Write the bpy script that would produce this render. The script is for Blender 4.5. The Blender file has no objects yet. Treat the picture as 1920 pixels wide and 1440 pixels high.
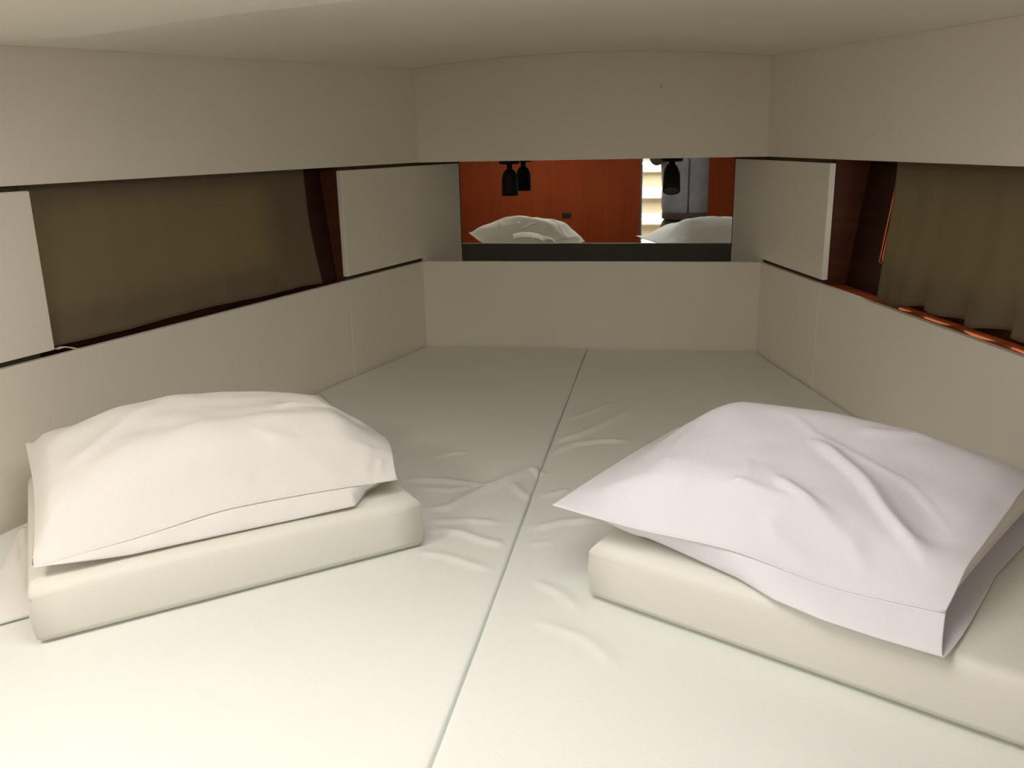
import bpy, bmesh, math, random
import numpy as np
from mathutils import Vector, Matrix, noise

random.seed(4)
SC = bpy.context.scene
COL = SC.collection

# ------------------------------------------------------------------ camera
cam_d = bpy.data.cameras.new('camera')
cam_d.sensor_fit = 'HORIZONTAL'
cam_d.sensor_width = 36.0
cam_d.lens = 1642.67 / 1920 * 36.0
cam_d.clip_start = 0.02
cam = bpy.data.objects.new('camera', cam_d)
COL.objects.link(cam)
yaw, pitch, roll = 0.1735, 0.2698, -0.0205
fw = Vector((-math.sin(yaw) * math.cos(pitch), math.cos(yaw) * math.cos(pitch), -math.sin(pitch)))
rt = Vector((math.cos(yaw), math.sin(yaw), 0))
up = rt.cross(fw)
r2 = math.cos(roll) * rt + math.sin(roll) * up
u2 = -math.sin(roll) * rt + math.cos(roll) * up
M = Matrix.Identity(4)
for i in range(3):
    M[i][0], M[i][1], M[i][2] = r2[i], u2[i], -fw[i]
M[0][3], M[1][3], M[2][3] = 0.221, 0.0, 0.610
cam.matrix_world = M
SC.camera = cam

# ------------------------------------------------------------------ daylight, lamps, exposure
SC.view_settings.view_transform = 'Standard'
SC.view_settings.look = 'None'
SC.view_settings.gamma = 1.0
SC.view_settings.use_curve_mapping = False
SC.view_settings.exposure = 0.0
SC.cycles.max_bounces = 24
SC.cycles.diffuse_bounces = 16
w = bpy.data.worlds.new('sky')
SC.world = w
w.use_nodes = True
bg = w.node_tree.nodes['Background']
bg.inputs[0].default_value = (1.0, 0.93, 0.82, 1)
bg.inputs[1].default_value = 4.2


def area(name, loc, rot, sx, sy, power, col, spread=math.pi):
    d = bpy.data.lights.new(name, 'AREA')
    d.shape = 'RECTANGLE'
    d.size, d.size_y = sx, sy
    d.energy = power
    d.color = col
    d.spread = spread
    o = bpy.data.objects.new(name, d)
    o.location = loc
    o.rotation_euler = rot
    COL.objects.link(o)
    return o


area('deck_hatch_daylight', (0.03, 0.62, 0.79), (0, 0, 0), 0.50, 0.50, 4.9, (1.0, 0.965, 0.91))
area('cabin_ceiling_lamp', (-0.60, 0.40, 0.725), (0, 0, 0), 0.20, 0.20, 4.8, (1.0, 0.92, 0.82))
area('companionway_daylight', (0.15, -1.0, 1.02), (math.radians(-22), 0, 0), 0.8, 0.9, 55.0, (1.0, 0.95, 0.88))
sun_d = bpy.data.lights.new('sun', 'SUN')
sun_d.energy = 4.0
sun_d.color = (1.0, 0.9, 0.75)
sun_d.angle = 0.02
sun = bpy.data.objects.new('sun', sun_d)
sun.rotation_euler = Vector((0.27, 0.60, 1.0)).to_track_quat('Z', 'Y').to_euler()
COL.objects.link(sun)

# ------------------------------------------------------------------ materials


def mat(name, col, rough=0.5, bump=0.0, scale=40.0, var=0.0, metal=0.0, spec=0.5, kind='noise', vscale=3.0, sheen=0.0):
    m = bpy.data.materials.new(name)
    m.use_nodes = True
    nt = m.node_tree
    b = nt.nodes['Principled BSDF']
    b.inputs['Base Color'].default_value = (*col, 1)
    b.inputs['Roughness'].default_value = rough
    b.inputs['Metallic'].default_value = metal
    b.inputs['Specular IOR Level'].default_value = spec
    if sheen:
        b.inputs['Sheen Weight'].default_value = sheen
    tc = nt.nodes.new('ShaderNodeTexCoord')
    if var:
        n = nt.nodes.new('ShaderNodeTexNoise')
        n.inputs['Scale'].default_value = vscale
        n.inputs['Detail'].default_value = 4
        nt.links.new(tc.outputs['Object'], n.inputs['Vector'])
        cr = nt.nodes.new('ShaderNodeValToRGB')
        cr.color_ramp.elements[0].position = 0.3
        cr.color_ramp.elements[1].position = 0.7
        cr.color_ramp.elements[0].color = tuple(c * (1 - var) for c in col) + (1,)
        cr.color_ramp.elements[1].color = tuple(min(1, c * (1 + var)) for c in col) + (1,)
        nt.links.new(n.outputs['Fac'], cr.inputs['Fac'])
        nt.links.new(cr.outputs['Color'], b.inputs['Base Color'])
    if bump:
        n2 = nt.nodes.new('ShaderNodeTexNoise')
        n2.inputs['Scale'].default_value = scale
        n2.inputs['Detail'].default_value = 3
        nt.links.new(tc.outputs['Object'], n2.inputs['Vector'])
        bp = nt.nodes.new('ShaderNodeBump')
        bp.inputs['Strength'].default_value = bump
        bp.inputs['Distance'].default_value = 0.002
        nt.links.new(n2.outputs['Fac'], bp.inputs['Height'])
        nt.links.new(bp.outputs['Normal'], b.inputs['Normal'])
    return m


def wood(name, dark, light, rough=0.4, axis_scale=(2.0, 2.0, 30.0), spec=0.15):
    m = bpy.data.materials.new(name)
    m.use_nodes = True
    nt = m.node_tree
    b = nt.nodes['Principled BSDF']
    b.inputs['Roughness'].default_value = rough
    b.inputs['Specular IOR Level'].default_value = spec
    tc = nt.nodes.new('ShaderNodeTexCoord')
    mp = nt.nodes.new('ShaderNodeMapping')
    mp.inputs['Scale'].default_value = axis_scale
    nt.links.new(tc.outputs['Object'], mp.inputs['Vector'])
    n = nt.nodes.new('ShaderNodeTexNoise')
    n.inputs['Scale'].default_value = 2.2
    n.inputs['Detail'].default_value = 7
    n.inputs['Distortion'].default_value = 0.6
    nt.links.new(mp.outputs['Vector'], n.inputs['Vector'])
    cr = nt.nodes.new('ShaderNodeValToRGB')
    cr.color_ramp.elements[0].position = 0.3
    cr.color_ramp.elements[1].position = 0.7
    cr.color_ramp.elements[0].color = (*dark, 1)
    cr.color_ramp.elements[1].color = (*light, 1)
    nt.links.new(n.outputs['Fac'], cr.inputs['Fac'])
    nt.links.new(cr.outputs['Color'], b.inputs['Base Color'])
    return m


M_WALL = mat('white_laminate', (0.80, 0.765, 0.69), 0.45, 0.05, 220, 0.02)
M_CEIL = mat('headliner_vinyl', (0.80, 0.775, 0.69), 0.75, 0.25, 350, 0.03)
M_DARK = mat('raw_board_edge', (0.10, 0.075, 0.045), 0.8)
M_BACK = mat('unpainted_board_back', (0.17, 0.17, 0.165), 0.7)
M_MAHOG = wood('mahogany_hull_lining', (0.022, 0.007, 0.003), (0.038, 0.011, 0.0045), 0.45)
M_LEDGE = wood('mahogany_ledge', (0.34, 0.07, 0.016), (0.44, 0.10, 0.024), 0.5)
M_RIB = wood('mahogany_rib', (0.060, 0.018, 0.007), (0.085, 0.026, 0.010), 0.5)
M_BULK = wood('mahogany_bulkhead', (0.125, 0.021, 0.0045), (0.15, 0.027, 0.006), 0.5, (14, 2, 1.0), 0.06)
M_COVER = mat('mattress_cover_cotton', (0.785, 0.81, 0.785), 0.85, 0.22, 420, 0.015, spec=0.2)
M_CUSH = mat('cream_vinyl', (0.77, 0.77, 0.715), 0.5, 0.12, 500, 0.01, spec=0.3)
M_PIPE = mat('cream_piping', (0.70, 0.69, 0.60), 0.55)
M_PILW = mat('warm_white_pillowcase_cotton', (0.81, 0.80, 0.785), 0.9, 0.18, 500, 0.0, spec=0.15)
M_PILL = mat('white_pillowcase_cotton', (0.80, 0.815, 0.87), 0.9, 0.18, 500, 0.0, spec=0.15)
M_INS = mat('white_pillow_ticking', (0.84, 0.83, 0.83), 0.9, 0.2, 300, spec=0.15)
M_BLACK = mat('black_lamp_metal', (0.006, 0.006, 0.006), 0.5, spec=0.2)
M_LENS = mat('grey_lamp_lens', (0.07, 0.066, 0.06), 0.4)
M_WHITE = mat('white_gelcoat', (0.82, 0.80, 0.74), 0.4)
M_BEIGE = mat('beige_gelcoat', (0.40, 0.34, 0.24), 0.5)
M_SWITCH = mat('dark_switch_plastic', (0.010, 0.009, 0.009), 0.5, spec=0.15)
M_STRAP = mat('white_webbing', (0.8, 0.78, 0.72), 0.8)
M_SKIN = mat('skin', (0.50, 0.31, 0.23), 0.55)
M_JACKET = mat('grey_blue_jacket_cloth', (0.20, 0.215, 0.25), 0.9, 0.4, 120, 0.12, vscale=14)
M_HEM = mat('dark_jacket_hem', (0.055, 0.045, 0.04), 0.9)
M_TROUS = mat('brown_trouser_cloth', (0.06, 0.045, 0.03), 0.9, 0.3, 150)
M_SHIRT = mat('dark_olive_shirt_cloth', (0.050, 0.046, 0.028), 0.9, 0.3, 150)
M_HAIR = mat('brown_hair', (0.05, 0.03, 0.02), 0.7)
M_STEEL = mat('steel_hinge', (0.6, 0.58, 0.55), 0.3, metal=1.0)
M_SOLE = wood('teak_sole', (0.22, 0.10, 0.04), (0.32, 0.16, 0.07), 0.5, (12, 1, 1))

M_CURT = mat('taupe_curtain', (0.21, 0.165, 0.115), 0.95, 0.3, 300, spec=0.1)
_nt = M_CURT.node_tree
_b = _nt.nodes['Principled BSDF']
_tr = _nt.nodes.new('ShaderNodeBsdfTranslucent')
_tr.inputs['Color'].default_value = (0.34, 0.30, 0.15, 1)
_mx = _nt.nodes.new('ShaderNodeMixShader')
_mx.inputs[0].default_value = 0.22
_nt.links.new(_b.outputs[0], _mx.inputs[1])
_nt.links.new(_tr.outputs[0], _mx.inputs[2])
_nt.links.new(_mx.outputs[0], _nt.nodes['Material Output'].inputs[0])

M_MIRROR = mat('silvered_mirror', (0.90, 0.94, 0.91), 0.012, metal=1.0)
M_GLASS = bpy.data.materials.new('window_glass')
M_GLASS.use_nodes = True
_nt = M_GLASS.node_tree
_t = _nt.nodes.new('ShaderNodeBsdfTransparent')
_t.inputs['Color'].default_value = (0.95, 0.97, 0.95, 1)
_g = _nt.nodes.new('ShaderNodeBsdfGlossy')
_g.inputs['Roughness'].default_value = 0.02
_mx = _nt.nodes.new('ShaderNodeMixShader')
_mx.inputs[0].default_value = 0.06
_nt.links.new(_t.outputs[0], _mx.inputs[1])
_nt.links.new(_g.outputs[0], _mx.inputs[2])
_nt.links.new(_mx.outputs[0], _nt.nodes['Material Output'].inputs[0])

# ------------------------------------------------------------------ helpers


def link_mesh(name, bm, m, parent=None, smooth=False):
    me = bpy.data.meshes.new(name)
    bmesh.ops.recalc_face_normals(bm, faces=bm.faces)
    bm.to_mesh(me)
    bm.free()
    for x in (m if isinstance(m, (list, tuple)) else [m]):
        me.materials.append(x)
    if smooth:
        for p in me.polygons:
            p.use_smooth = True
    o = bpy.data.objects.new(name, me)
    COL.objects.link(o)
    if parent:
        o.parent = parent
        o.matrix_parent_inverse = parent.matrix_basis.inverted()
    return o


def thing(name, label, cat, loc=(0, 0, 0), group=None, kind=None):
    o = bpy.data.objects.new(name, None)
    o.empty_display_size = 0.05
    o.location = loc
    COL.objects.link(o)
    tag(o, label, cat, group, kind)
    return o


def tag(o, label=None, cat=None, group=None, kind=None):
    if label:
        o['label'] = label
    if cat:
        o['category'] = cat
    if group:
        o['group'] = group
    if kind:
        o['kind'] = kind
    return o


def hexa(bm, pts, bevel=0.0, seg=2, mi=0):
    """pts: 4 bottom then 4 top, both in the same turning order"""
    v = [bm.verts.new(p) for p in pts]
    fs = [bm.faces.new([v[i] for i in q]) for q in
          ((3, 2, 1, 0), (4, 5, 6, 7), (0, 1, 5, 4), (1, 2, 6, 5), (2, 3, 7, 6), (3, 0, 4, 7))]
    for f in fs:
        f.material_index = mi
    if bevel:
        es = list({e for f in fs for e in f.edges})
        bmesh.ops.bevel(bm, geom=es, offset=bevel, segments=seg, affect='EDGES', profile=0.5)
    return fs


def box(bm, x0, x1, y0, y1, z0, z1, bevel=0.0, seg=2):
    return hexa(bm, [(x0, y0, z0), (x1, y0, z0), (x1, y1, z0), (x0, y1, z0),
                     (x0, y0, z1), (x1, y0, z1), (x1, y1, z1), (x0, y1, z1)], bevel, seg)


def lathe(bm, prof, n=28, mtx=None, cap=True):
    rings = []
    for r, z in prof:
        rings.append([bm.verts.new((r * math.cos(2 * math.pi * k / n), r * math.sin(2 * math.pi * k / n), z)) for k in range(n)])
    for a, b in zip(rings, rings[1:]):
        for k in range(n):
            bm.faces.new((a[k], a[(k + 1) % n], b[(k + 1) % n], b[k]))
    if cap:
        bm.faces.new(rings[0][::-1])
        bm.faces.new(rings[-1])
    if mtx is not None:
        bmesh.ops.transform(bm, matrix=mtx, verts=[v for r in rings for v in r])


def tube(bm, path, r, n=8):
    path = [Vector(p) for p in path]
    rings = []
    for i, p in enumerate(path):
        t = (path[min(i + 1, len(path) - 1)] - path[max(i - 1, 0)]).normalized()
        a = t.cross(Vector((0.31, 0.2, 0.93))).normalized()
        b = t.cross(a)
        rings.append([bm.verts.new(p + r * (math.cos(2 * math.pi * k / n) * a + math.sin(2 * math.pi * k / n) * b)) for k in range(n)])
    for A, B in zip(rings, rings[1:]):
        for k in range(n):
            bm.faces.new((A[k], A[(k + 1) % n], B[(k + 1) % n], B[k]))
    bm.faces.new(rings[0][::-1])
    bm.faces.new(rings[-1])


D = 2.60          # the boards at the head of the berth
TAPER = 0.2615    # the hull sides close in towards the bow
Z1, Z2 = 0.262, 0.556
YM = 2.85         # mirror at the back of the head shelf
YB = -0.15        # cabin bulkhead behind the photographer's phone


def wx(s, y, off=0.0):
    return -0.003 + s * (0.5 + (D - y) * TAPER + off)


def ceil_z(x, y):
    hw = 0.5 + (D - y) * TAPER
    side = 0.819 - 0.035 * (D - y)
    crown = 0.027 * (hw / 0.5) ** 1.5
    t = min(1.0, abs(x) / hw)
    return side + crown * (1 - t * t)


def wslab(bm, s, y0, y1, z0, z1, o0, o1, bevel=0.0015, o0t=None, o1t=None, z1b=None):
    o0t = o0 if o0t is None else o0t
    o1t = o1 if o1t is None else o1t
    z1b = z1 if z1b is None else z1b
    return hexa(bm, [(wx(s, y0, o0), y0, z0), (wx(s, y1, o0), y1, z0), (wx(s, y1, o1), y1, z0), (wx(s, y0, o1), y0, z0),
                     (wx(s, y0, o0t), y0, z1), (wx(s, y1, o0t), y1, z1b), (wx(s, y1, o1t), y1, z1b), (wx(s, y0, o1t), y0, z1)], bevel)


# ------------------------------------------------------------------ the cabin's shell
YSEAM = 2.215
NICHE = {-1: dict(h0=0.028, h1=0.058, c0=0.015, c1=0.044, win=(1.34, 1.98)),
         1: dict(h0=0.058, h1=0.094, c0=0.026, c1=0.064, win=(1.35, 2.080))}
WZ = (0.335, 0.52)

for s, side in ((-1, 'left'), (1, 'right')):
    W = thing('wall_' + side, None, None, kind='structure')
    bm = bmesh.new()
    wslab(bm, s, YB, D, Z2, 0.90, 0.0, 0.018)
    link_mesh('upper_band', bm, M_WALL, W)
    bm = bmesh.new()
    wslab(bm, s, YB, YSEAM - 0.0008, -0.40, Z1, 0.0, 0.014)
    link_mesh('lower_panel', bm, M_WALL, W)
    bm = bmesh.new()
    wslab(bm, s, YSEAM + 0.0008, D - 0.001, -0.40, Z1, 0.0, 0.014)
    link_mesh('lower_panel', bm, M_WALL, W)
    n = NICHE[s]

    def hull(z):
        return n['h0'] + (n['h1'] - n['h0']) * (z - 0.25) / 0.306
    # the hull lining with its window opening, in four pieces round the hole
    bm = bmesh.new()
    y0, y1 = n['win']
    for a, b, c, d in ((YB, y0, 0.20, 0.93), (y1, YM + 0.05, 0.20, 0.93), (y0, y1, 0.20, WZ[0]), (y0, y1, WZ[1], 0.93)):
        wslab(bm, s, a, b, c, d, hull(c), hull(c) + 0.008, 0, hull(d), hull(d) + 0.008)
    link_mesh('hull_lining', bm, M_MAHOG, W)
    bm = bmesh.new()
    wslab(bm, s, YB, YSEAM + 0.012, 0.240, 0.2600 if s > 0 else 0.2580, 0.0145, hull(0.25) - 0.0005, 0)
    link_mesh('ledge', bm, M_LEDGE, W)
    bm = bmesh.new()
    wslab(bm, s, YSEAM - 0.004, YSEAM + 0.010, 0.254, 0.575, 0.0142, hull(0.254) - 0.0005, 0, 0.0142, hull(0.575) - 0.0005)
    link_mesh('rib', bm, M_RIB, W)
    bm = bmesh.new()
    wslab(bm, s, YB, YM + 0.04, 0.60, 0.615, 0.0185, hull(0.60) - 0.0005, 0)
    link_mesh('locker_top', bm, M_DARK, W)
    # dark board that shows in the gaps above and below the end panels
    bm = bmesh.new()
    wslab(bm, s, YSEAM + 0.012, YM + 0.03, 0.20, 0.60, 0.0185, 0.024, 0)
    if s < 0:
        wslab(bm, s, YB, 1.335, 0.254, 0.60, 0.0185, 0.022, 0)
    link_mesh('backing_board', bm, M_DARK, W)
    # window: wooden reveal and pane
    wn = thing('window_1' if s < 0 else 'window_2', None, None, kind='structure')
    bm = bmesh.new()
    t = 0.004
    e = 0.009
    for a, b, c, d in ((y0 - t, y0, WZ[0], WZ[1]), (y1, y1 + t, WZ[0], WZ[1]), (y0 - t, y1 + t, WZ[0] - t, WZ[0]), (y0 - t, y1 + t, WZ[1], WZ[1] + t)):
        eo = 0.032 if a == y1 else e
        wslab(bm, s, a, b, c, d, hull(c) - 0.001, hull(c) + eo, 0, hull(d) - 0.001, hull(d) + eo)
    link_mesh('window_reveal', bm, M_LEDGE, wn)
    bm = bmesh.new()
    wslab(bm, s, y0, y1, WZ[0], WZ[1], hull(WZ[0]) + 0.003, hull(WZ[0]) + 0.006, 0, hull(WZ[1]) + 0.003, hull(WZ[1]) + 0.006)
    link_mesh('window_pane', bm, M_GLASS, wn)

# boards at the head of the berth: lower board and the band over the mirror
WB = thing('wall_back', None, None, kind='structure')
bm = bmesh.new()
xa, xb = wx(-1, D) - 0.013, wx(1, D) + 0.013
fs = hexa(bm, [(xa, D + 0.0002, -0.40), (xb, D + 0.0002, -0.40), (xb, D + 0.016, -0.40), (xa, D + 0.016, -0.40),
               (xa, D + 0.0002, Z1), (xb, D + 0.0002, Z1), (xb, D + 0.016, Z1), (xa, D + 0.016, Z1)], 0.001)
for f in bm.faces:
    if f.calc_center_median().y > D + 0.0155:
        f.material_index = 1
link_mesh('lower_board', bm, [M_WALL, M_BACK], WB)
bm = bmesh.new()
box(bm, wx(-1, D) - 0.017, wx(1, D) + 0.017, D + 0.0002, D + 0.016, Z2, 0.90)
link_mesh('upper_band', bm, M_WALL, WB)
bm = bmesh.new()
lathe(bm, [(0.0016, 0), (0.0016, 0.0008), (0.0008, 0.0012)], 10, Matrix.Translation((0.203, D - 0.0003, 0.749)) @ Matrix.Rotation(math.pi / 2, 4, 'X'))
link_mesh('screw_hole', bm, M_SWITCH, WB)
bm = bmesh.new()
box(bm, -0.56, 0.56, D + 0.017, YM + 0.03, 0.105, 0.12)
link_mesh('head_shelf', bm, M_WALL, WB)
bm = bmesh.new()
box(bm, -0.56, 0.56, D + 0.017, YM + 0.03, Z2, Z2 + 0.012)
link_mesh('shelf_soffit', bm, M_WALL, WB)
bm = bmesh.new()
box(bm, -0.60, 0.60, YM + 0.012, YM + 0.03, -0.4, 0.90)
link_mesh('stem_board', bm, M_DARK, WB)

# ceiling: cambered headliner with a lower aft panel around the deck hatch
bm = bmesh.new()
ys = [YB + (D + 0.005 - YB) * j / 60 for j in range(61)]
NX = 80
rows = []
YS = 1.388


def ceil_low(x, y):
    # the aft panel sits a little lower; its forward edge rolls up to the headliner
    if y >= YS:
        return 0.0
    hw = 0.5 + (D - y) * TAPER
    k = min(1.0, max(0.0, (hw - abs(x)) / 0.20))
    t = min(1.0, (YS - y) / 0.10)
    return k * (0.004 + 0.018 * t)


ys = sorted(set(ys + [YS + 0.0005, YS - 0.0005, YS - 0.006, YS - 0.015, YS - 0.03, YS - 0.05, YS - 0.075, YS - 0.1]))
for y in ys:
    hw = 0.5 + (D - y) * TAPER + 0.004
    rows.append([bm.verts.new((-0.003 + hw * (2 * i / NX - 1), y, ceil_z(hw * (2 * i / NX - 1), y) - ceil_low(hw * (2 * i / NX - 1), y))) for i in range(NX + 1)])
for a, b in zip(rows, rows[1:]):
    yc = 0.5 * (a[0].co.y + b[0].co.y)
    for i in range(NX):
        bm.faces.new((a[i], a[i + 1], b[i + 1], b[i]))
for e in bm.edges:
    if all(any(abs(q.co.y - (YS + d)) < 1e-4 for d in (0.0005, -0.0005, -0.1)) for q in e.verts) and abs(e.verts[0].co.y - e.verts[1].co.y) < 1e-5 and abs(e.verts[0].co.x) < 0.76:
        e.smooth = False
ce = link_mesh('ceiling', bm, M_CEIL, None, True)
tag(ce, kind='structure')
md = ce.modifiers.new('thick', 'SOLIDIFY')
md.thickness = 0.02
md.offset = 1.0

bm = bmesh.new()
hexa(bm, [(wx(-1, YB, 0.145), YB, z) for z in (0.93,)] + [(wx(1, YB, 0.145), YB, 0.93), (wx(1, YM, 0.145), YM + 0.03, 0.93), (wx(-1, YM, 0.145), YM + 0.03, 0.93)] +
     [(wx(-1, YB, 0.145), YB, 0.95), (wx(1, YB, 0.145), YB, 0.95), (wx(1, YM, 0.145), YM + 0.03, 0.95), (wx(-1, YM, 0.145), YM + 0.03, 0.95)])
o = link_mesh('trim_1', bm, M_WHITE)
tag(o, kind='structure')          # the deck over the headliner

# berth front, sole and the saloon behind the bulkhead
bm = bmesh.new()
hexa(bm, [(wx(-1, 0.30, -0.005), 0.30, -0.90), (wx(1, 0.30, -0.005), 0.30, -0.90), (wx(1, D, -0.005), D - 0.003, -0.90), (wx(-1, D, -0.005), D - 0.003, -0.90),
          (wx(-1, 0.30, -0.005), 0.30, -0.135), (wx(1, 0.30, -0.005), 0.30, -0.135), (wx(1, D, -0.005), D - 0.003, -0.135), (wx(-1, D, -0.005), D - 0.003, -0.135)])
tag(link_mesh('trim_2', bm, M_BULK), kind='structure')
bm = bmesh.new()
box(bm, -1.6, 1.6, -3.2, 0.30, -0.92, -0.86)
tag(link_mesh('floor', bm, M_SOLE), kind='structure')
DX0, DX1 = 0.075, 0.492
bm = bmesh.new()
box(bm, -1.6, DX0 - 0.014, YB - 0.02, YB, -0.86, 1.05)
box(bm, DX1, 1.6, YB - 0.02, YB, -0.86, 1.05)
box(bm, DX0 - 0.014, DX1, YB - 0.02, YB, 0.90, 1.05)
tag(link_mesh('wall_aft', bm, M_BULK), kind='structure')
dr = thing('door_1', None, None, kind='structure')
bm = bmesh.new()
box(bm, DX0 - 0.0135, DX0 - 0.0045, YB - 0.03, YB + 0.002, -0.855, 0.895)
jmb = link_mesh('door_jamb', bm, M_HEM, dr)
bm = bmesh.new()
for k in range(24):
    z = -0.80 + k * 0.07
    lathe(bm, [(0.0028, 0.0), (0.0034, 0.003), (0.0034, 0.064), (0.0028, 0.067)], 10, Matrix.Translation((DX0 - 0.001, YB - 0.005, z)))
link_mesh('hinge', bm, M_STEEL, jmb)
bm = bmesh.new()
box(bm, -1.6, 1.6, -3.22, -3.2, -0.86, 1.2)
box(bm, -1.62, -1.6, -3.2, YB - 0.02, -0.86, 1.2)
box(bm, 1.6, 1.62, -3.2, YB - 0.02, -0.86, 1.2)
tag(link_mesh('wall_saloon', bm, M_WHITE), kind='structure')
bm = bmesh.new()
box(bm, -1.62, 1.62, -3.22, YB - 0.02, 1.2, 1.24)
tag(link_mesh('ceiling.001', bm, M_WHITE), kind='structure')

# ------------------------------------------------------------------ panels, mirror, lamps
def end_panel(s, y0, y1, label):
    bm = bmesh.new()
    wslab(bm, s, y0, y1, Z1 + 0.0105, Z2 - 0.0095, 0.0, 0.0138, 0.002)
    if y1 > D:
        # below the rail line the panel runs on down to the head shelf
        wslab(bm, s, D + 0.0175, y1, 0.1215, Z1 + 0.013, 0.0, 0.0138, 0)
    o = link_mesh('shelf_panel', bm, M_WALL)
    tag(o, label, 'panel', 'white end panels between the open lockers')
    return o


end_panel(-1, YSEAM, YM - 0.001, 'white rectangular panel between the mirror and the left curtained opening')
end_panel(1, YSEAM - 0.01, YM - 0.001, 'white rectangular panel between the mirror and the right curtained opening')
end_panel(-1, YB + 0.01, 1.347, 'brightly lit white panel cut by the frame, beyond the near end of the left curtain')

mr = thing('mirror', 'wide low mirror in the recess at the head of the berth, reflecting the red-brown bulkhead', 'mirror', (0, YM, 0.13))
xl, xr = wx(-1, YM) + 0.001, wx(1, YM) - 0.001
bm = bmesh.new()
box(bm, xl, xr, YM, YM + 0.004, 0.122, Z2 - 0.001)
link_mesh('mirror_glass', bm, M_MIRROR, mr)
bm = bmesh.new()
box(bm, xl, xr, YM + 0.0045, YM + 0.011, 0.122, Z2 - 0.001)
link_mesh('backing_board', bm, M_DARK, mr)


def lamp(x, tilt, label):
    t = thing('reading_lamp', label, 'lamp', (x, 2.715, Z2), 'black reading lamps over the head shelf')
    bm = bmesh.new()
    lathe(bm, [(0.029, -0.012), (0.032, -0.009), (0.032, -0.0005)], 32, Matrix.Translation((x, 2.715, Z2)))
    link_mesh('mounting_plate', bm, M_BLACK, t, True)
    bm = bmesh.new()
    lathe(bm, [(0.0085, -0.034), (0.0085, -0.011)], 20, Matrix.Translation((x, 2.715, Z2)))
    link_mesh('neck', bm, M_BLACK, t, True)
    mtx = Matrix.Translation((x, 2.715, Z2 - 0.030)) @ Matrix.Rotation(tilt, 4, 'X')
    bm = bmesh.new()
    prof = [(0.006, 0.004), (0.013, 0.001), (0.0185, -0.006), (0.0225, -0.015), (0.0245, -0.027), (0.0252, -0.060), (0.0252, -0.0755), (0.0235, -0.0755), (0.0232, -0.066)]
    lathe(bm, prof[::-1], 36, mtx, True)
    shd = link_mesh('lamp_shade', bm, M_BLACK, t, True)
    bm = bmesh.new()
    lathe(bm, [(0.0228, -0.0735), (0.0228, -0.0705)], 32, mtx)
    ln = link_mesh('lens', bm, M_LENS, shd)
    ln['label'] = 'grey round lens'
    return t


lamp(-0.249, 0.0, 'black reading lamp hanging straight down at the left end of the mirror')
lamp(0.240, math.radians(-30), 'black reading lamp tilted to show its grey lens, at the right end of the mirror')

# ------------------------------------------------------------------ curtains


def curtain(s, y0, y1, lean, folds, label):
    n = NICHE[s]
    NU, NV = 150, 30
    bm = bmesh.new()
    g = []
    for j in range(NV + 1):
        v = j / NV
        row = []
        for i in range(NU + 1):
            u = i / NU
            zb = 0.268 + (0.0035 * math.sin(u * 23 + 1) + 0.003 * math.sin(u * 51 + 2) if s > 0 else 0.002 * math.sin(u * 14))
            if s > 0:
                zb += 0.004 + 0.006 * (1 - u) - 0.020 * max(0, u - 0.8) / 0.2
            else:
                zb += 0.004 + 0.003 * math.sin(math.pi * u) - 0.006 * max(0, u - 0.9) / 0.1
            z = zb + (0.575 - zb) * v
            y = y0 + (y1 - y0) * u
            edge = max(0, (u - 0.9) / 0.1)
            y += lean(v) * u ** 3
            vz = (z - 0.25) / 0.306
            off = n['c0'] + (n['c1'] - n['c0']) * vz
            off += folds * (math.sin(u * 47 + 0.6 * math.sin(u * 9)) * 0.6 + 0.4 * math.sin(u * 83 + 1.3)) * (0.55 + 0.45 * abs(1 - 2 * v))
            off += 0.0015 * noise.noise((u * 6, v * 3, s * 2.0))
            if s > 0:
                # the hem kicks out towards the hull in between the pleats
                off += 0.025 * max(0, math.cos(2 * math.pi * (y - 1.855) / 0.132)) ** 1.5 * math.exp(-(v / 0.16) ** 2) * (1 if y < 1.96 else 0.2)
            row.append(bm.verts.new((wx(s, y, off), y, z)))
        g.append(row)
    for a, b in zip(g, g[1:]):
        for i in range(NU):
            bm.faces.new((a[i], a[i + 1], b[i + 1], b[i]))
    o = link_mesh('curtain', bm, M_CURT, None, True)
    md = o.modifiers.new('thick', 'SOLIDIFY')
    md.thickness = 0.0012
    md.offset = 0.0
    tag(o, label, 'curtain', 'taupe curtains in the hull openings')
    return o


curtain(-1, 1.20, 2.132, lambda v: -0.012 * math.sin(math.pi * v), 0.0018, 'smooth taupe curtain over the left hull window')
curtain(1, 1.00, 2.004, lambda v: 0.010 * v + 0.028 * v ** 3, 0.0042, 'pleated taupe curtain over the right hull window, light showing along its hem')

bm = bmesh.new()
pth = [(-0.8370, 1.358, 0.2705), (-0.8330, 1.372, 0.2715), (-0.8290, 1.388, 0.2660), (-0.8235, 1.405, 0.2580)]
for a, b in zip(pth, pth[1:]):
    a, b = Vector(a), Vector(b)
    wv = Vector((-0.010, 0, 0.0))
    hexa(bm, [a - wv * .4, b - wv * .4, b + wv * .6, a + wv * .6] + [p + Vector((0, 0, 0.0015)) for p in (a - wv * .4, b - wv * .4, b + wv * .6, a + wv * .6)])
o = link_mesh('webbing_strap', bm, M_STRAP)
tag(o, 'short white strap end lying on the ledge at the near corner of the left curtain', 'strap')

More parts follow.
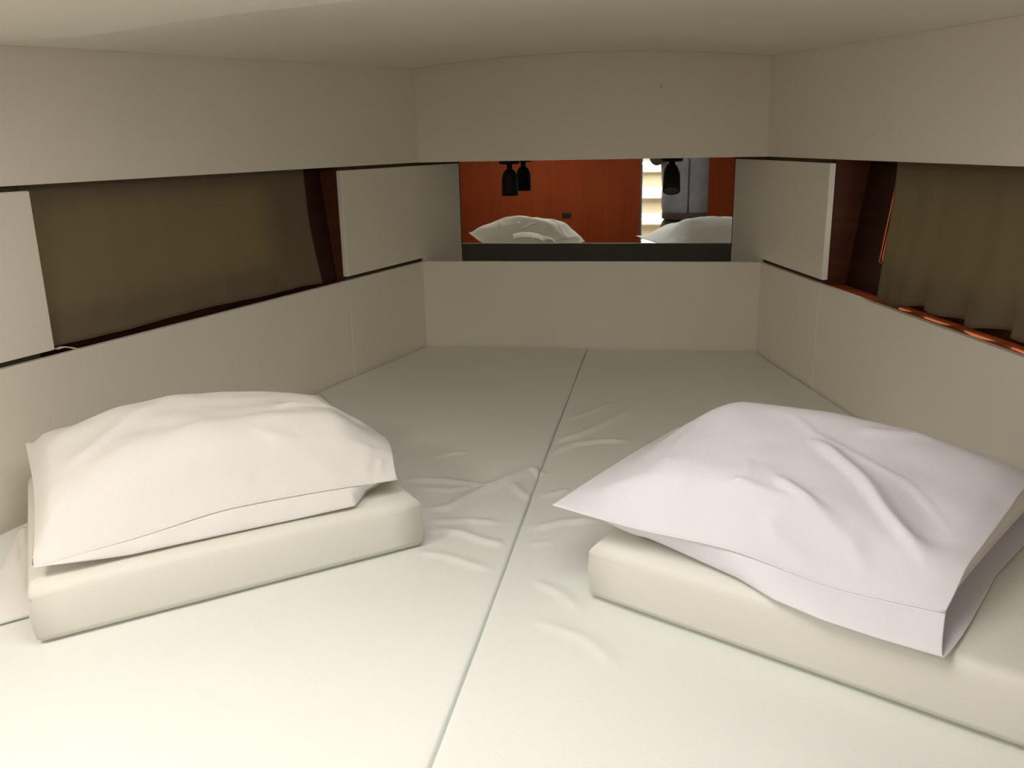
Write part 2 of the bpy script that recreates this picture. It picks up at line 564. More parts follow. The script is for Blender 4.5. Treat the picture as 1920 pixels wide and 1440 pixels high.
# ------------------------------------------------------------------ mattresses
# folds in the cover, as lines on the berth: (points, height, half width)
FOLDS = [
    ([(0.016, 1.875), (0.069, 1.953), (0.118, 2.032)], 0.003, 0.012),
    ([(0.011, 1.731), (0.051, 1.774), (0.113, 1.873), (0.163, 1.993)], 0.0055, 0.016),
    ([(0.01, 1.65), (0.045, 1.712), (0.102, 1.742), (0.161, 1.748)], 0.005, 0.014),
    ([(0.02, 1.435), (0.048, 1.456), (0.066, 1.473)], 0.003, 0.012),
    ([(0.023, 1.295), (0.069, 1.33), (0.124, 1.347)], 0.004, 0.014),
    ([(0.028, 1.239), (0.062, 1.255)], 0.002, 0.01),
    ([(-0.221, 1.601), (-0.197, 1.632), (-0.161, 1.649)], 0.003, 0.013),
    ([(-0.25, 1.485), (-0.177, 1.489), (-0.079, 1.469)], 0.004, 0.014),
    ([(-0.206, 1.446), (-0.151, 1.442), (-0.111, 1.465)], 0.003, 0.012),
    ([(-0.168, 1.356), (-0.132, 1.362), (-0.114, 1.402), (-0.085, 1.46), (-0.058, 1.508), (-0.025, 1.576)], 0.006, 0.015),
    ([(-0.025, 1.576), (-0.008, 1.558), (0.001, 1.534)], 0.005, 0.012),
    ([(-0.051, 1.501), (-0.02, 1.448), (-0.006, 1.425)], 0.004, 0.012),
    ([(-0.15, 1.303), (-0.088, 1.317), (-0.034, 1.317)], 0.003, 0.012),
    ([(-0.142, 1.274), (-0.09, 1.267), (-0.042, 1.241), (-0.013, 1.234)], 0.004, 0.014),
    ([(-0.144, 1.191), (-0.095, 1.184), (-0.055, 1.165), (-0.02, 1.15)], 0.003, 0.013),
    ([(0.048, 1.127), (0.091, 1.093), (0.117, 1.053)], 0.003, 0.012),
    ([(0.064, 1.019), (0.113, 0.993), (0.134, 0.983), (0.184, 0.92)], 0.003, 0.014),
]


def seg_d(px, py, pts):
    best = np.full(px.shape, 9.0)
    side = np.zeros(px.shape)
    tt = np.zeros(px.shape)
    n = len(pts) - 1
    for k in range(n):
        ax, ay = pts[k][:2]
        bx, by = pts[k + 1][:2]
        dx, dy = bx - ax, by - ay
        L = dx * dx + dy * dy + 1e-12
        t = np.clip(((px - ax) * dx + (py - ay) * dy) / L, 0, 1)
        qx, qy = px - ax - t * dx, py - ay - t * dy
        d = np.sqrt(qx * qx + qy * qy)
        c = dx * qy - dy * qx
        m = d < best
        best = np.where(m, d, best)
        side = np.where(m, np.sign(c), side)
        tt = np.where(m, (k + t) / n, tt)
    return best, side, tt


def ridge(px, py, pts, amp, wid, steep=1.0):
    d, sd, t = seg_d(px, py, pts)
    ww = np.where(sd > 0, wid, wid * steep)
    taper = np.clip(np.minimum(t, 1 - t) * 5 + 0.12, 0, 1)
    return amp * taper * np.exp(-(d / ww) ** 2)


def nz(x, y, sc, seed):
    f = np.vectorize(lambda a, b: noise.noise((a * sc, b * sc, seed)))
    return f(x, y)


def mattress(s, label):
    NU, NV = 170, 400
    y0, y1 = 0.33, D - 0.004
    v = np.linspace(0, 1, NV + 1)
    # finer rows far up the berth
    Y = y0 + (y1 - y0) * v
    bm = bmesh.new()
    U = np.linspace(0, 1, NU + 1)
    U = np.concatenate([[0, 0.0012, 0.003, 0.006], U[2:-1], [0.994, 1.0]])
    NU = len(U) - 1
    YY, UU = np.meshgrid(Y, U, indexing='ij')
    inner = s * 0.0014 + 0.0025 * np.sin(YY * 2.1 + 0.3) * np.exp(-((YY - 1.4) / 0.5) ** 2)
    outer = -0.003 + s * (0.5 + (D - YY) * TAPER - 0.004 - 0.020 * np.clip((1.9 - YY) / 0.8, 0, 1))
    X = inner + (outer - inner) * UU
    Z = 0.0022 * nz(X, YY, 3.0, 1.0 + s) + 0.0012 * nz(X, YY, 9.0, 5.0 + s)
    for pts, amp, wid in FOLDS:
        Z = Z + ridge(X, YY, pts, amp * 1.3, wid, 0.4)
    edge = np.minimum(np.minimum(np.abs(X - inner), np.abs(X - outer)), np.minimum(YY - y0, (y1 - YY)))
    Z = np.clip(Z, -0.004, 0.012) - 0.0025 * np.exp(-edge / 0.0012) - 0.0008 * np.exp(-edge / 0.012)
    top = [[bm.verts.new((X[j, i], YY[j, i], Z[j, i])) for i in range(NU + 1)] for j in range(NV + 1)]
    for j in range(NV):
        for i in range(NU):
            bm.faces.new((top[j][i], top[j][i + 1], top[j + 1][i + 1], top[j + 1][i]))
    loop = [top[0][i] for i in range(NU + 1)] + [top[j][NU] for j in range(1, NV + 1)] + [top[NV][i] for i in range(NU - 1, -1, -1)] + [top[j][0] for j in range(NV - 1, 0, -1)]
    low = [bm.verts.new((p.co.x, p.co.y, -0.132)) for p in loop]
    n = len(loop)
    for k in range(n):
        bm.faces.new((loop[k], loop[(k + 1) % n], low[(k + 1) % n], low[k]))
    bm.faces.new(low)
    o = link_mesh('mattress', bm, M_COVER, None, True)
    tag(o, label, 'mattress', 'two halves of the berth mattress')
    return o


mattress(-1, 'left half of the berth mattress in a pale wrinkled cotton cover, under the cream pillow')
mattress(1, 'right half of the berth mattress in a pale wrinkled cotton cover, under the bluish-white pillow')

# ------------------------------------------------------------------ bolster cushions
CT = 0.078


def cushion(A, B, Bk, Ak, label):
    """A, B front corners; Bk, Ak back corners on the mattress; returns the thing"""
    c = thing('cushion', label, 'cushion', ((A[0] + B[0]) / 2, (A[1] + B[1]) / 2, 0.004), 'cream bolster cushions under the pillows')
    z0, z1 = 0.0045, 0.0045 + CT
    bm = bmesh.new()
    NU, NV, NW = 40, 26, 8

    def P(u, v, wv):
        x = (A[0] * (1 - u) + B[0] * u) * (1 - v) + (Ak[0] * (1 - u) + Bk[0] * u) * v
        y = (A[1] * (1 - u) + B[1] * u) * (1 - v) + (Ak[1] * (1 - u) + Bk[1] * u) * v
        z = z0 + (z1 - z0) * wv
        return Vector((x, y, z))
    cx = sum(p[0] for p in (A, B, Bk, Ak)) / 4
    cy = sum(p[1] for p in (A, B, Bk, Ak)) / 4
    # sides puff outwards a little
    v = [bm.verts.new(p) for p in [P(0, 0, 0), P(1, 0, 0), P(1, 1, 0), P(0, 1, 0), P(0, 0, 1), P(1, 0, 1), P(1, 1, 1), P(0, 1, 1)]]
    fs = [bm.faces.new([v[i] for i in q]) for q in ((3, 2, 1, 0), (4, 5, 6, 7), (0, 1, 5, 4), (1, 2, 6, 5), (2, 3, 7, 6), (3, 0, 4, 7))]
    top_e = [e for e in bm.edges if all(abs(q.co.z - z1) < 1e-6 for q in e.verts)]
    bmesh.ops.bevel(bm, geom=top_e, offset=0.016, segments=5, affect='EDGES', profile=0.55)
    oth = [e for e in bm.edges if e.calc_length() > 0.03 and e.calc_face_angle(0) > 0.9]
    bmesh.ops.bevel(bm, geom=oth, offset=0.004, segments=2, affect='EDGES')
    bmesh.ops.subdivide_edges(bm, edges=[e for e in bm.edges if e.calc_length() > 0.05], cuts=9, use_grid_fill=True)
    for q in bm.verts:
        zz = (q.co.z - z0) / CT
        dx, dy = q.co.x - cx, q.co.y - cy
        k = 0.006 * math.sin(math.pi * min(1, max(0, zz)))
        q.co.x += k * dx / 0.3 * 0.6
        q.co.y += k * dy / 0.2 * 0.6
        q.co.z += 0.004 * max(0, zz) * math.exp(-(dx * dx + dy * dy) / 0.03) + 0.0016 * zz * noise.noise((q.co.x * 11, q.co.y * 11, 3.0))
    link_mesh('cushion_cover', bm, M_CUSH, c, True)
    # seams up the two front corners and round the end
    for (p, q) in ((P(0.004, 0.006, 0.05), P(0.006, 0.008, 0.88)), (P(0.996, 0.006, 0.05), P(0.994, 0.008, 0.88))):
        bm = bmesh.new()
        out = Vector((p.x - cx, p.y - cy, 0)).normalized()
        pts = []
        for k in range(9):
            t = k / 8
            pts.append(p.lerp(q, t) + out * (0.004 * math.sin(math.pi * t) - 0.0005))
        tube(bm, pts, 0.0014, 8)
        link_mesh('piping', bm, M_PIPE, c, True)
    return c


cushion((-0.552, 0.872), (-0.138, 1.212), (-0.420, 1.565), (-0.832, 1.232), 'thick cream bolster cushion under the pillow on the left half of the berth')
cushion((0.133, 1.088), (0.735, 0.757), (0.845, 1.10), (0.300, 1.500), 'thick cream bolster cushion under the open-ended pillow on the right half of the berth')

# ------------------------------------------------------------------ pillows


def pchip(xs, ys, x):
    xs, ys = np.array(xs, float), np.array(ys, float)
    h = np.diff(xs)
    dl = np.diff(ys) / h
    m = np.zeros(len(xs))
    for k in range(1, len(xs) - 1):
        if dl[k - 1] * dl[k] > 0:
            w1, w2 = 2 * h[k] + h[k - 1], h[k] + 2 * h[k - 1]
            m[k] = (w1 + w2) / (w1 / dl[k - 1] + w2 / dl[k])
    m[0], m[-1] = dl[0], dl[-1]
    i = np.clip(np.searchsorted(xs, x) - 1, 0, len(xs) - 2)
    t = (x - xs[i]) / h[i]
    return ((2 * t**3 - 3 * t**2 + 1) * ys[i] + (t**3 - 2 * t**2 + t) * h[i] * m[i] + (-2 * t**3 + 3 * t**2) * ys[i + 1] + (t**3 - t**2) * h[i] * m[i + 1])


PUX = [0, .06, .16, .32, .5, .68, .84, .94, 1]
PVX = [0, .06, .15, .3, .48, .65, .82, .93, 1]


def pillow_shape(P, U, V):
    """base point, seam height and top height above it, for arrays U, V in 0..1"""
    c = [np.array(k) for k in P['corners']]          # front-left, front-right, back-right, back-left
    Uw = 0.5 + (U - 0.5) * (1 - np.sin(math.pi * V) ** 1.2 * 2 * np.abs(U - 0.5) * np.where(U < 0.5, P['eu0'], P['eu1']))
    Vw = 0.5 + (V - 0.5) * (1 - np.sin(math.pi * U) ** 1.2 * 2 * np.abs(V - 0.5) * np.where(V < 0.5, P['ev0'], P['ev1']))
    b = [(c[0][k] * (1 - Uw) + c[1][k] * Uw) * (1 - Vw) + (c[3][k] * (1 - Uw) + c[2][k] * Uw) * Vw for k in range(3)]
    fz = pchip([0, .25, .5, .75, 1], [0] + P['fz'] + [0], U)
    seam = b[2] + fz * np.clip(1 - V / 0.5, 0, 1) ** 2
    top = P['h'] * pchip(PUX, P['pu'], U) * pchip(PVX, P['pv'], V)
    return b[0], b[1], seam, top


def pillow_seam(P, parent, m, u0=0.0, u1=1.0):
    U = np.linspace(u0, u1, 60)
    X, Y, S, T = pillow_shape(P, U, U * 0)
    bm = bmesh.new()
    c = [np.array(q) for q in P['corners']]
    vd = (c[3] - c[0])[:2] / np.linalg.norm((c[3] - c[0])[:2])
    tube(bm, [(X[k] - vd[0] * 0.0012, Y[k] - vd[1] * 0.0012, S[k] - 0.0006) for k in range(60)], 0.0017, 8)
    return link_mesh('seam', bm, m, parent, True)


def pillow_mesh(P, NU=150, NV=120, inner=0.0, u1=1.0, wr=True):
    tu = np.linspace(0, 1, NU + 1)
    tv = np.linspace(0, 1, NV + 1)
    tv = (0.5 - 0.5 * np.cos(math.pi * tv)) * 0.6 + tv * 0.4
    tu = (0.5 - 0.5 * np.cos(math.pi * tu)) * 0.6 + tu * 0.4
    if not wr:
        tu, tv = 0.05 + (u1 - 0.05) * tu, 0.06 + 0.88 * tv
    U, V = np.meshgrid(tu, tv, indexing='ij')
    X, Y, S, T = pillow_shape(P, U, V)
    Tt = T.copy()
    if wr:
        lump = (nz(U, V, 4.0, P['seed']) * 0.006 + nz(U, V, 9.0, P['seed'] + 3) * 0.003)
        body = np.clip(T / 0.05, 0, 1)
        Tt = Tt + lump * body
        for pts, amp, wid, steep in P['folds']:
            Tt = Tt + ridge(U, V, pts, amp, wid, steep) * np.clip(T / 0.02 + 0.15, 0, 1)
    else:
        Tt = Tt - inner * np.clip(Tt / 0.04, 0, 1)
    Ztop = S + Tt
    c = [np.array(q) for q in P['corners']]
    vd = (c[3] - c[0])[:2]
    vl = np.linalg.norm(vd)
    vd = vd / vl
    # under side: drops from the front seam to the cushion, runs flat, and lifts to the back seam and the closed ends
    VW = 0.12
    sf = np.sin(0.5 * math.pi * np.clip(V / VW, 0, 1))
    fb = sf * np.clip((1 - V) / 0.06, 0, 1) ** 0.6 * pchip(*P['bu'], U)
    base = np.minimum(P['floor'], S)
    Zb = S * (1 - fb) + base * fb
    if not wr:
        Zb = np.maximum(Zb, P['floor'] + inner)
    Zb = np.minimum(Zb, Ztop - 0.0004)
    if wr:
        k = np.interp(U, *P['reach']) * sf + 0.006 * np.sin(math.pi * np.clip(V / VW, 0, 1)) + sf * (1 - sf) * 0.010 * nz(U, V, 11.0, P['seed'] + 8)
        sh = (k + vl * V) * np.where(V < VW, 1.0, np.clip((0.45 - V) / (0.45 - VW), 0, 1)) * np.clip(V / 0.01, 0, 1)
        X2, Y2 = X, Y
        Xb, Yb = X - vd[0] * sh, Y - vd[1] * sh
    else:
        Xb, Yb, X2, Y2 = X, Y, X, Y
    bm = bmesh.new()
    tp = [[bm.verts.new((X2[i, j], Y2[i, j], Ztop[i, j])) for j in range(NV + 1)] for i in range(NU + 1)]
    bt = [[None] * (NV + 1) for _ in range(NU + 1)]
    closed_end = not P.get('open')
    for i in range(NU + 1):
        for j in range(NV + 1):
            if j in (0, NV) or i == 0 or (i == NU and closed_end):
                bt[i][j] = tp[i][j]
                if j in (0, NV):
                    pass
            else:
                bt[i][j] = bm.verts.new((Xb[i, j], Yb[i, j], Zb[i, j]))
    for i in range(NU):
        for j in range(NV):
            bm.faces.new((tp[i][j], tp[i + 1][j], tp[i + 1][j + 1], tp[i][j + 1]))
            q = []
            for a in (bt[i][j], bt[i][j + 1], bt[i + 1][j + 1], bt[i + 1][j]):
                if a not in q:
                    q.append(a)
            if len(q) >= 3 and set(q) != {tp[i][j], tp[i + 1][j], tp[i + 1][j + 1], tp[i][j + 1]}:
                try:
                    bm.faces.new(q)
                except ValueError:
                    pass
    return bm


PR = dict(
    corners=[(0.0816, 1.1057, 0.1307), (0.5279, 0.9004, 0.118), (0.7596, 1.2327, 0.1474), (0.2524, 1.4843, 0.1223)],
    h=0.1113, hb=0.06, floor=0.0875, seed=2.0,
    pu=[0.0, 0.1457, 0.5294, 0.8834, 0.9304, 0.8389, 0.66, 0.52, 0.3595],
    pv=[0.0, 0.2203, 0.6015, 0.7406, 0.8826, 1.033, 0.6996, 0.3181, 0.0],
    fz=[-0.004, 0.0006, -0.0094], eu0=-0.0141, eu1=0.0075, ev0=0.0393, ev1=0.0505,
    bu=([0, .1, .25, .6, 1], [0, .5, .95, 1, 1]), reach=([0, .08, .25, .52, .63, .75, .87, 1], [0, -0.05, -0.0486, -0.006, 0.022, 0.036, 0.040, 0.040]), open=True,
    folds=[
        ([(0.55, 0.467), (0.6, 0.417), (0.7, 0.333), (0.75, 0.283), (0.8, 0.217), (0.867, 0.15), (0.933, 0.1)], 0.011, 0.035, 0.2),
        ([(0.533, 0.217), (0.583, 0.167), (0.65, 0.133), (0.717, 0.1), (0.767, 0.083), (0.817, 0.05)], 0.009, 0.03, 0.25),
        ([(0.433, 0.133), (0.467, 0.133), (0.533, 0.117), (0.6, 0.117), (0.633, 0.117), (0.7, 0.1)], 0.008, 0.028, 0.25),
        ([(0.333, 0.133), (0.417, 0.117), (0.45, 0.1)], -0.005, 0.05, 1),
        ([(0.55, 0.1), (0.6, 0.05), (0.65, 0.033), (0.717, 0.0)], 0.006, 0.028, 0.5),
        ([(0.42, 0.62), (0.55, 0.5), (0.7, 0.433), (0.817, 0.4), (0.933, 0.283)], 0.0025, 0.012, 0.6),
        ([(0.633, 0.567), (0.717, 0.6), (0.80, 0.68)], 0.005, 0.03, 0.5),
        ([(0.45, 0.283), (0.483, 0.15)], 0.002, 0.012, 0.5),
        ([(0.25, 0.183), (0.22, 0.35), (0.20, 0.55)], 0.004, 0.03, 0.4),
        ([(0.783, 0.417), (0.867, 0.317), (0.933, 0.167)], -0.006, 0.05, 1)])
PL = dict(
    corners=[(-0.5563, 0.8896, 0.104), (-0.1743, 1.2127, 0.1139), (-0.3472, 1.4017, 0.1088), (-0.7837, 1.1835, 0.1584)],
    h=0.1365, hb=0.035, floor=0.0875, seed=7.0,
    pu=[0.0, 0.45, 0.6354, 0.8022, 0.9177, 0.8926, 0.8134, 0.4914, 0.3032],
    pv=[0.0, 0.26, 0.66, 0.87, 0.9, 0.9157, 0.6615, 0.4018, 0.0],
    fz=[0.0022, 0.0109, 0.0075], eu0=0.0297, eu1=-0.1194, ev0=0.0786, ev1=0.0523,
    bu=([0, .1, .25, .6, .9, 1], [0.2, .6, .95, 1, .9, 0.3]), reach=([0, .85, .91, 1], [0.001, 0.001, -0.045, -0.06]), open=False,
    folds=[
        ([(0.583, 0.083), (0.617, 0.05), (0.667, 0.017)], -0.006, 0.03, 1),
        ([(0.60, 0.22), (0.683, 0.12), (0.75, 0.07), (0.8, 0.033), (0.833, 0.0)], 0.007, 0.045, 0.4),
        ([(0.1, 0.317), (0.2, 0.42), (0.3, 0.517), (0.4, 0.6)], 0.006, 0.05, 0.5),
        ([(0.9, 0.0), (0.917, 0.06), (0.94, 0.16)], 0.004, 0.03, 0.5),
        ([(0.95, 0.02), (0.965, 0.10)], 0.003, 0.02, 0.5),
        ([(0.033, 0.083), (0.083, 0.133), (0.133, 0.233)], 0.004, 0.03, 0.5),
        ([(0.217, 0.017), (0.25, 0.05)], 0.003, 0.02, 0.5),
        ([(0.7, 0.383), (0.85, 0.45), (1.0, 0.6)], 0.006, 0.03, 0.4),
        ([(0.383, 0.1), (0.433, 0.117)], 0.002, 0.03, 0.5),
        ([(0.30, 0.80), (0.36, 0.95)], 0.009, 0.03, 0.5),
        ([(0.52, 0.78), (0.60, 0.92), (0.62, 0.99)], 0.008, 0.03, 0.5),
        ([(0.75, 0.75), (0.68, 0.86), (0.60, 0.93)], 0.007, 0.03, 0.5)])

t = thing('pillow', 'crisp bluish-white pillow with its case open at the right end', 'pillow', (0.4, 1.15, 0.087), 'white pillows on the bolster cushions')
o = link_mesh('pillowcase', pillow_mesh(PR), M_PILL, t, True)
md = o.modifiers.new('cloth', 'SOLIDIFY')
md.thickness = 0.0012
md.offset = -1
pillow_seam(PR, t, M_PILL)
PRi = dict(PR)
PRi['open'] = False
PRi['pu'] = [0.0, 0.14, 0.52, 0.87, 0.92, 0.83, 0.62, 0.46, 0.26]
PRi['bu'] = ([0, .1, .25, .6, .85, 1], [0, .5, .95, 1, .75, .25])
o = link_mesh('pillow_insert', pillow_mesh(PRi, 60, 50, 0.011, 0.985, False), M_INS, t, True)
o['label'] = 'white inner pillow showing in the open end'

t = thing('pillow', 'plump warm-white pillow lying on the cushion on the left half of the berth', 'pillow', (-0.48, 1.18, 0.087), 'white pillows on the bolster cushions')
o = link_mesh('pillowcase', pillow_mesh(PL), M_PILW, t, True)
pillow_seam(PL, t, M_PILW)
bm = bmesh.new()
outer = [(-0.500, 1.475, 0.150), (-0.450, 1.490, 0.162), (-0.404, 1.494, 0.160), (-0.372, 1.465, 0.152), (-0.356, 1.440, 0.136), (-0.338, 1.424, 0.149), (-0.318, 1.410, 0.143), (-0.303, 1.400, 0.128), (-0.298, 1.385, 0.112)]
inner_c = [(-0.520, 1.36, 0.168), (-0.470, 1.36, 0.176), (-0.430, 1.36, 0.176), (-0.395, 1.352, 0.168), (-0.370, 1.345, 0.160), (-0.350, 1.340, 0.152), (-0.330, 1.335, 0.142), (-0.315, 1.325, 0.130), (-0.305, 1.315, 0.115)]
g = []
for j in range(9):
    v = j / 8
    row = []
    for i in range(65):
        u = i / 64 * 8
        k = min(7, int(u))
        f = u - k
        f = f * f * (3 - 2 * f)
        a = Vector(inner_c[k]).lerp(Vector(inner_c[k + 1]), f)
        b = Vector(outer[k]).lerp(Vector(outer[k + 1]), f)
        p = a.lerp(b, v)
        p.z += 0.006 * math.sin(math.pi * v)
        row.append(bm.verts.new(p))
    g.append(row)
for a, b in zip(g, g[1:]):
    for i in range(64):
        bm.faces.new((a[i], a[i + 1], b[i + 1], b[i]))
o = link_mesh('hem_flap', bm, M_PILW, t, True)
md = o.modifiers.new('cloth', 'SOLIDIFY')
md.thickness = 0.0012
md.offset = -1
o['label'] = 'empty hem of the pillowcase sticking out behind'

# ------------------------------------------------------------------ sheet tucked behind the left cushion
SL = [(-0.655, 0.893, 0.007), (-0.700, 0.965, 0.010), (-0.735, 1.026, 0.010), (-0.760, 1.075, 0.010), (-0.790, 1.130, 0.010), (-0.815, 1.170, 0.009)]
SR = [(-0.612, 0.934, 0.007), (-0.640, 0.972, 0.010), (-0.680, 1.022, 0.010), (-0.720, 1.074, 0.010), (-0.770, 1.138, 0.010), (-0.805, 1.183, 0.009)]


def along(pts, v):
    q = v * (len(pts) - 1)
    k = min(len(pts) - 2, int(q))
    return Vector(pts[k]).lerp(Vector(pts[k + 1]), q - k)


bm = bmesh.new()
NU, NV = 30, 40
g = []
for j in range(NV + 1):
    v = j / NV
    row = []
    for i in range(NU + 1):
        u = i / NU
        a, b = along(SL, v), along(SR, v)
        p = a.lerp(b, u)
        p.z += 0.004 * noise.noise((u * 3, v * 4, 2.2)) * min(1, v * 4) + 0.004 * math.sin(math.pi * u) * min(1, v * 2)
        row.append(bm.verts.new(p))
    g.append(row)
for a, b in zip(g, g[1:]):
    for i in range(NU):
        bm.faces.new((a[i], a[i + 1], b[i + 1], b[i]))
o = link_mesh('bed_sheet', bm, M_PILW, None, True)
md = o.modifiers.new('cloth', 'SOLIDIFY')
md.thickness = 0.004
md.offset = -1
tag(o, 'folded white sheet on the mattress between the left cushion and the hull side', 'sheet')

# ------------------------------------------------------------------ things seen in the mirror
sw = thing('light_switch', 'small dark rectangular switch plate on the red-brown bulkhead, seen in the mirror', 'switch', (-0.415, YB, 0.134))
bm = bmesh.new()
box(bm, -0.445, -0.385, YB, YB + 0.006, 0.117, 0.151, 0.002)
plt = link_mesh('plate', bm, M_SWITCH, sw)
bm = bmesh.new()
box(bm, -0.432, -0.398, YB + 0.006, YB + 0.010, 0.124, 0.144, 0.0015)
link_mesh('rocker', bm, M_BLACK, plt)

st = thing('staircase', 'bright white companionway steps through the doorway, seen in the mirror', 'stairs', (0.15, -1.6, -0.86))
zs = [-0.72, -0.505, -0.29, -0.079, 0.130, 0.340]
for k, z in enumerate(zs):
    yy = -1.45 - 0.10 * k
    bm = bmesh.new()
    box(bm, -0.35, 0.75, yy - 0.24, yy, z, z + 0.085, 0.012, 3)
    link_mesh('tread', bm, M_WHITE, st)
    bm = bmesh.new()
    box(bm, -0.35, 0.75, yy - 0.10, yy - 0.07, (zs[k - 1] + 0.085 if k else -0.86), z, 0.0)
    link_mesh('riser', bm, M_BEIGE, st)


# ---- the person taking the picture, standing in the saloon behind the doorway
def skin_figure(name, verts, edges, m, parent, root=0, lv=2):
    me = bpy.data.meshes.new(name)
    me.from_pydata([v[0] for v in verts], edges, [])
    me.materials.append(m)
    o = bpy.data.objects.new(name, me)
    COL.objects.link(o)
    o.parent = parent
    o.matrix_parent_inverse = parent.matrix_basis.inverted()
    sk = o.modifiers.new('skin', 'SKIN')
    lay = me.skin_vertices[0].data if me.skin_vertices else None
    if lay is None:
        bm = bmesh.new()
        bm.from_mesh(me)
        bm.verts.layers.skin.verify()
        bm.to_mesh(me)
        bm.free()
        lay = me.skin_vertices[0].data
    for k, v in enumerate(verts):
        r = v[1]
        lay[k].radius = r if isinstance(r, tuple) else (r, r)
        lay[k].use_root = (k == root)
    sk.use_smooth_shade = True
    sb = o.modifiers.new('sub', 'SUBSURF')
    sb.levels = lv
    sb.render_levels = lv
    return o


PX, PY, PZ = 0.375, -0.47, -0.86
pr = thing('person', 'person in grey-blue zipped jacket and dark trousers in the doorway, reflected in the mirror', 'person', (PX, PY, PZ))


def B(x, y, z):
    return (PX + x, PY + y, PZ + z)


bodyv = [(B(0, 0, 0.92), (0.13, 0.085)), (B(0, 0.0, 1.08), (0.125, 0.085)), (B(0, 0.0, 1.25), (0.155, 0.10)), (B(0, -0.01, 1.40), (0.12, 0.075)), (B(0, 0.0, 1.47), (0.052, 0.055)), (B(0, 0.02, 1.55), (0.065, 0.08)), (B(0, 0.02, 1.64), (0.078, 0.098)), (B(0, 0.01, 1.72), (0.05, 0.065)),
         (B(-0.10, 0, 0.86), (0.085, 0.09)), (B(-0.11, 0.01, 0.48), (0.056, 0.06)), (B(-0.115, -0.02, 0.10), (0.038, 0.04)), (B(-0.12, 0.05, 0.03), (0.042, 0.03)), (B(-0.125, 0.14, 0.025), (0.04, 0.022)),
         (B(0.10, 0, 0.86), (0.085, 0.09)), (B(0.11, 0.01, 0.48), (0.056, 0.06)), (B(0.115, -0.02, 0.10), (0.038, 0.04)), (B(0.12, 0.05, 0.03), (0.042, 0.03)), (B(0.125, 0.14, 0.025), (0.04, 0.022)),
         (B(-0.19, -0.01, 1.40), 0.056), (B(-0.215, 0.12, 1.33), 0.043), (B(-0.19, 0.30, 1.43), 0.028), (B(-0.175, 0.36, 1.46), (0.036, 0.02)),
         (B(0.19, -0.01, 1.40), 0.056), (B(0.225, 0.12, 1.40), 0.043), (B(0.06, 0.30, 1.50), 0.028), (B(0.03, 0.35, 1.53), (0.036, 0.02))]
bodye = [(0, 1), (1, 2), (2, 3), (3, 4), (4, 5), (5, 6), (6, 7), (0, 8), (8, 9), (9, 10), (10, 11), (11, 12), (0, 13), (13, 14), (14, 15), (15, 16), (16, 17),
         (3, 18), (18, 19), (19, 20), (20, 21), (3, 22), (22, 23), (23, 24), (24, 25)]
# five fingers on each hand, rooted in the palm
for base, sx in ((21, 1), (25, -1)):
    p0 = Vector(bodyv[base][0])
    for f in range(4):
        a = p0 + Vector((sx * 0.012 * (f - 1.5), 0.012, 0.03 - 0.004 * abs(f - 1.5)))
        b = a + Vector((sx * 0.006, 0.022, 0.026))
        c = b + Vector((sx * 0.012, 0.012, 0.016))
        k = len(bodyv)
        bodyv += [(tuple(a), 0.0095), (tuple(b), 0.0085), (tuple(c), 0.0075)]
        bodye += [(base, k), (k, k + 1), (k + 1, k + 2)]
    k = len(bodyv)
    bodyv += [(tuple(p0 + Vector((sx * 0.035, 0.01, 0.0))), 0.011), (tuple(p0 + Vector((sx * 0.055, 0.022, 0.018))), 0.0095)]
    bodye += [(base, k), (k, k + 1)]
skin_figure('body', bodyv, bodye, M_SKIN, pr)
# trousers
trv = [(B(0, 0, 0.99), (0.165, 0.118)), (B(0, 0, 0.90), (0.18, 0.128)), (B(-0.10, 0, 0.82), (0.11, 0.115)), (B(-0.11, 0.01, 0.48), (0.075, 0.078)), (B(-0.115, -0.02, 0.06), (0.07, 0.07)),
       (B(0.10, 0, 0.82), (0.11, 0.115)), (B(0.11, 0.01, 0.48), (0.075, 0.078)), (B(0.115, -0.02, 0.06), (0.07, 0.07))]
skin_figure('trousers', trv, [(0, 1), (1, 2), (2, 3), (3, 4), (1, 5), (5, 6), (6, 7)], M_TROUS, pr, 1)
# sleeveless jacket over a dark olive shirt


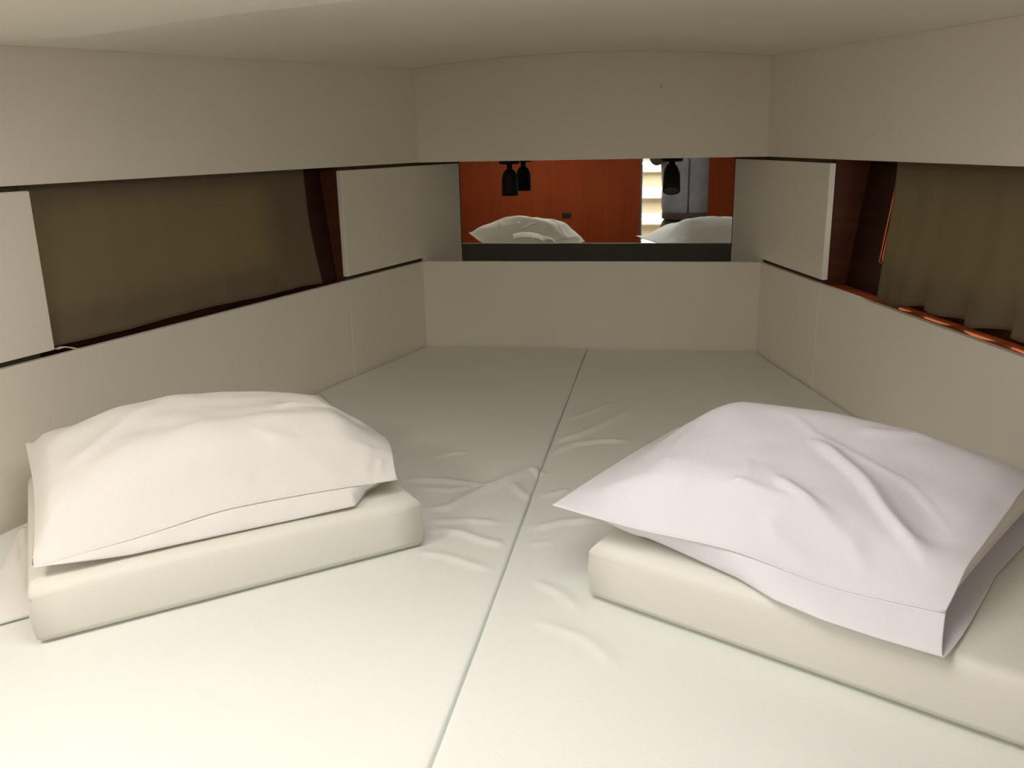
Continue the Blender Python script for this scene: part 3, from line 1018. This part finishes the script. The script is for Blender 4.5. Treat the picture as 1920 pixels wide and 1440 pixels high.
def loft(name, rings, m, parent, n=48):
    bm = bmesh.new()
    R = []
    for z, rx, ry in rings:
        row = []
        for k in range(n):
            a = 2 * math.pi * k / n
            cx, cy = math.cos(a), math.sin(a)
            f = (abs(cx) ** 2.6 + abs(cy) ** 2.6) ** (-1 / 2.6)
            wob = 1 + 0.018 * noise.noise((cx * 2.2, cy * 2.2, z * 9))
            row.append(bm.verts.new(B(rx * cx * f * wob, ry * cy * f * wob, z)))
        R.append(row)
    for a, b in zip(R, R[1:]):
        for k in range(n):
            bm.faces.new((a[k], a[(k + 1) % n], b[(k + 1) % n], b[k]))
    o = link_mesh(name, bm, m, parent, True)
    md = o.modifiers.new('cloth', 'SOLIDIFY')
    md.thickness = 0.004
    md.offset = 1
    sb = o.modifiers.new('sub', 'SUBSURF')
    sb.levels = sb.render_levels = 1
    return o


jck = loft('jacket', [(0.985, 0.163, 0.122), (1.01, 0.170, 0.127), (1.06, 0.174, 0.129), (1.10, 0.172, 0.127), (1.15, 0.170, 0.124), (1.20, 0.174, 0.126), (1.26, 0.180, 0.128), (1.33, 0.184, 0.122), (1.40, 0.165, 0.105), (1.44, 0.115, 0.088), (1.475, 0.075, 0.072)], M_JACKET, pr)
loft('jacket_hem', [(0.945, 0.166, 0.125), (0.955, 0.169, 0.128), (0.980, 0.169, 0.128), (0.990, 0.166, 0.125)], M_HEM, jck)
for sx, ev in ((-1, (B(-0.215, 0.12, 1.335), B(-0.19, 0.27, 1.41))), (1, (B(0.225, 0.12, 1.40), B(0.09, 0.27, 1.485)))):
    sv = [(B(sx * 0.15, -0.01, 1.42), 0.07), (B(sx * 0.19, 0.0, 1.40), 0.068), (ev[0], 0.054), (ev[1], 0.040)]
    skin_figure('shirt_sleeve', sv, [(0, 1), (1, 2), (2, 3)], M_SHIRT, pr, 0)
bm = bmesh.new()
tube(bm, [B(0, 0.128, 0.99), B(0, 0.130, 1.06), B(0, 0.127, 1.15), B(0, 0.131, 1.26), B(0, 0.124, 1.34)], 0.006)
link_mesh('jacket_zip', bm, M_HEM, jck, True)
bm = bmesh.new()
bmesh.ops.create_uvsphere(bm, u_segments=24, v_segments=16, radius=0.1, matrix=Matrix.Translation(B(0, -0.005, 1.665)) @ Matrix.Diagonal((0.92, 1.1, 1.0, 1)))
for q in list(bm.verts):
    if q.co.y > PY + 0.05 and q.co.z < PZ + 1.69:
        q.co.y = PY + 0.05
link_mesh('hair', bm, M_HAIR, pr, True)
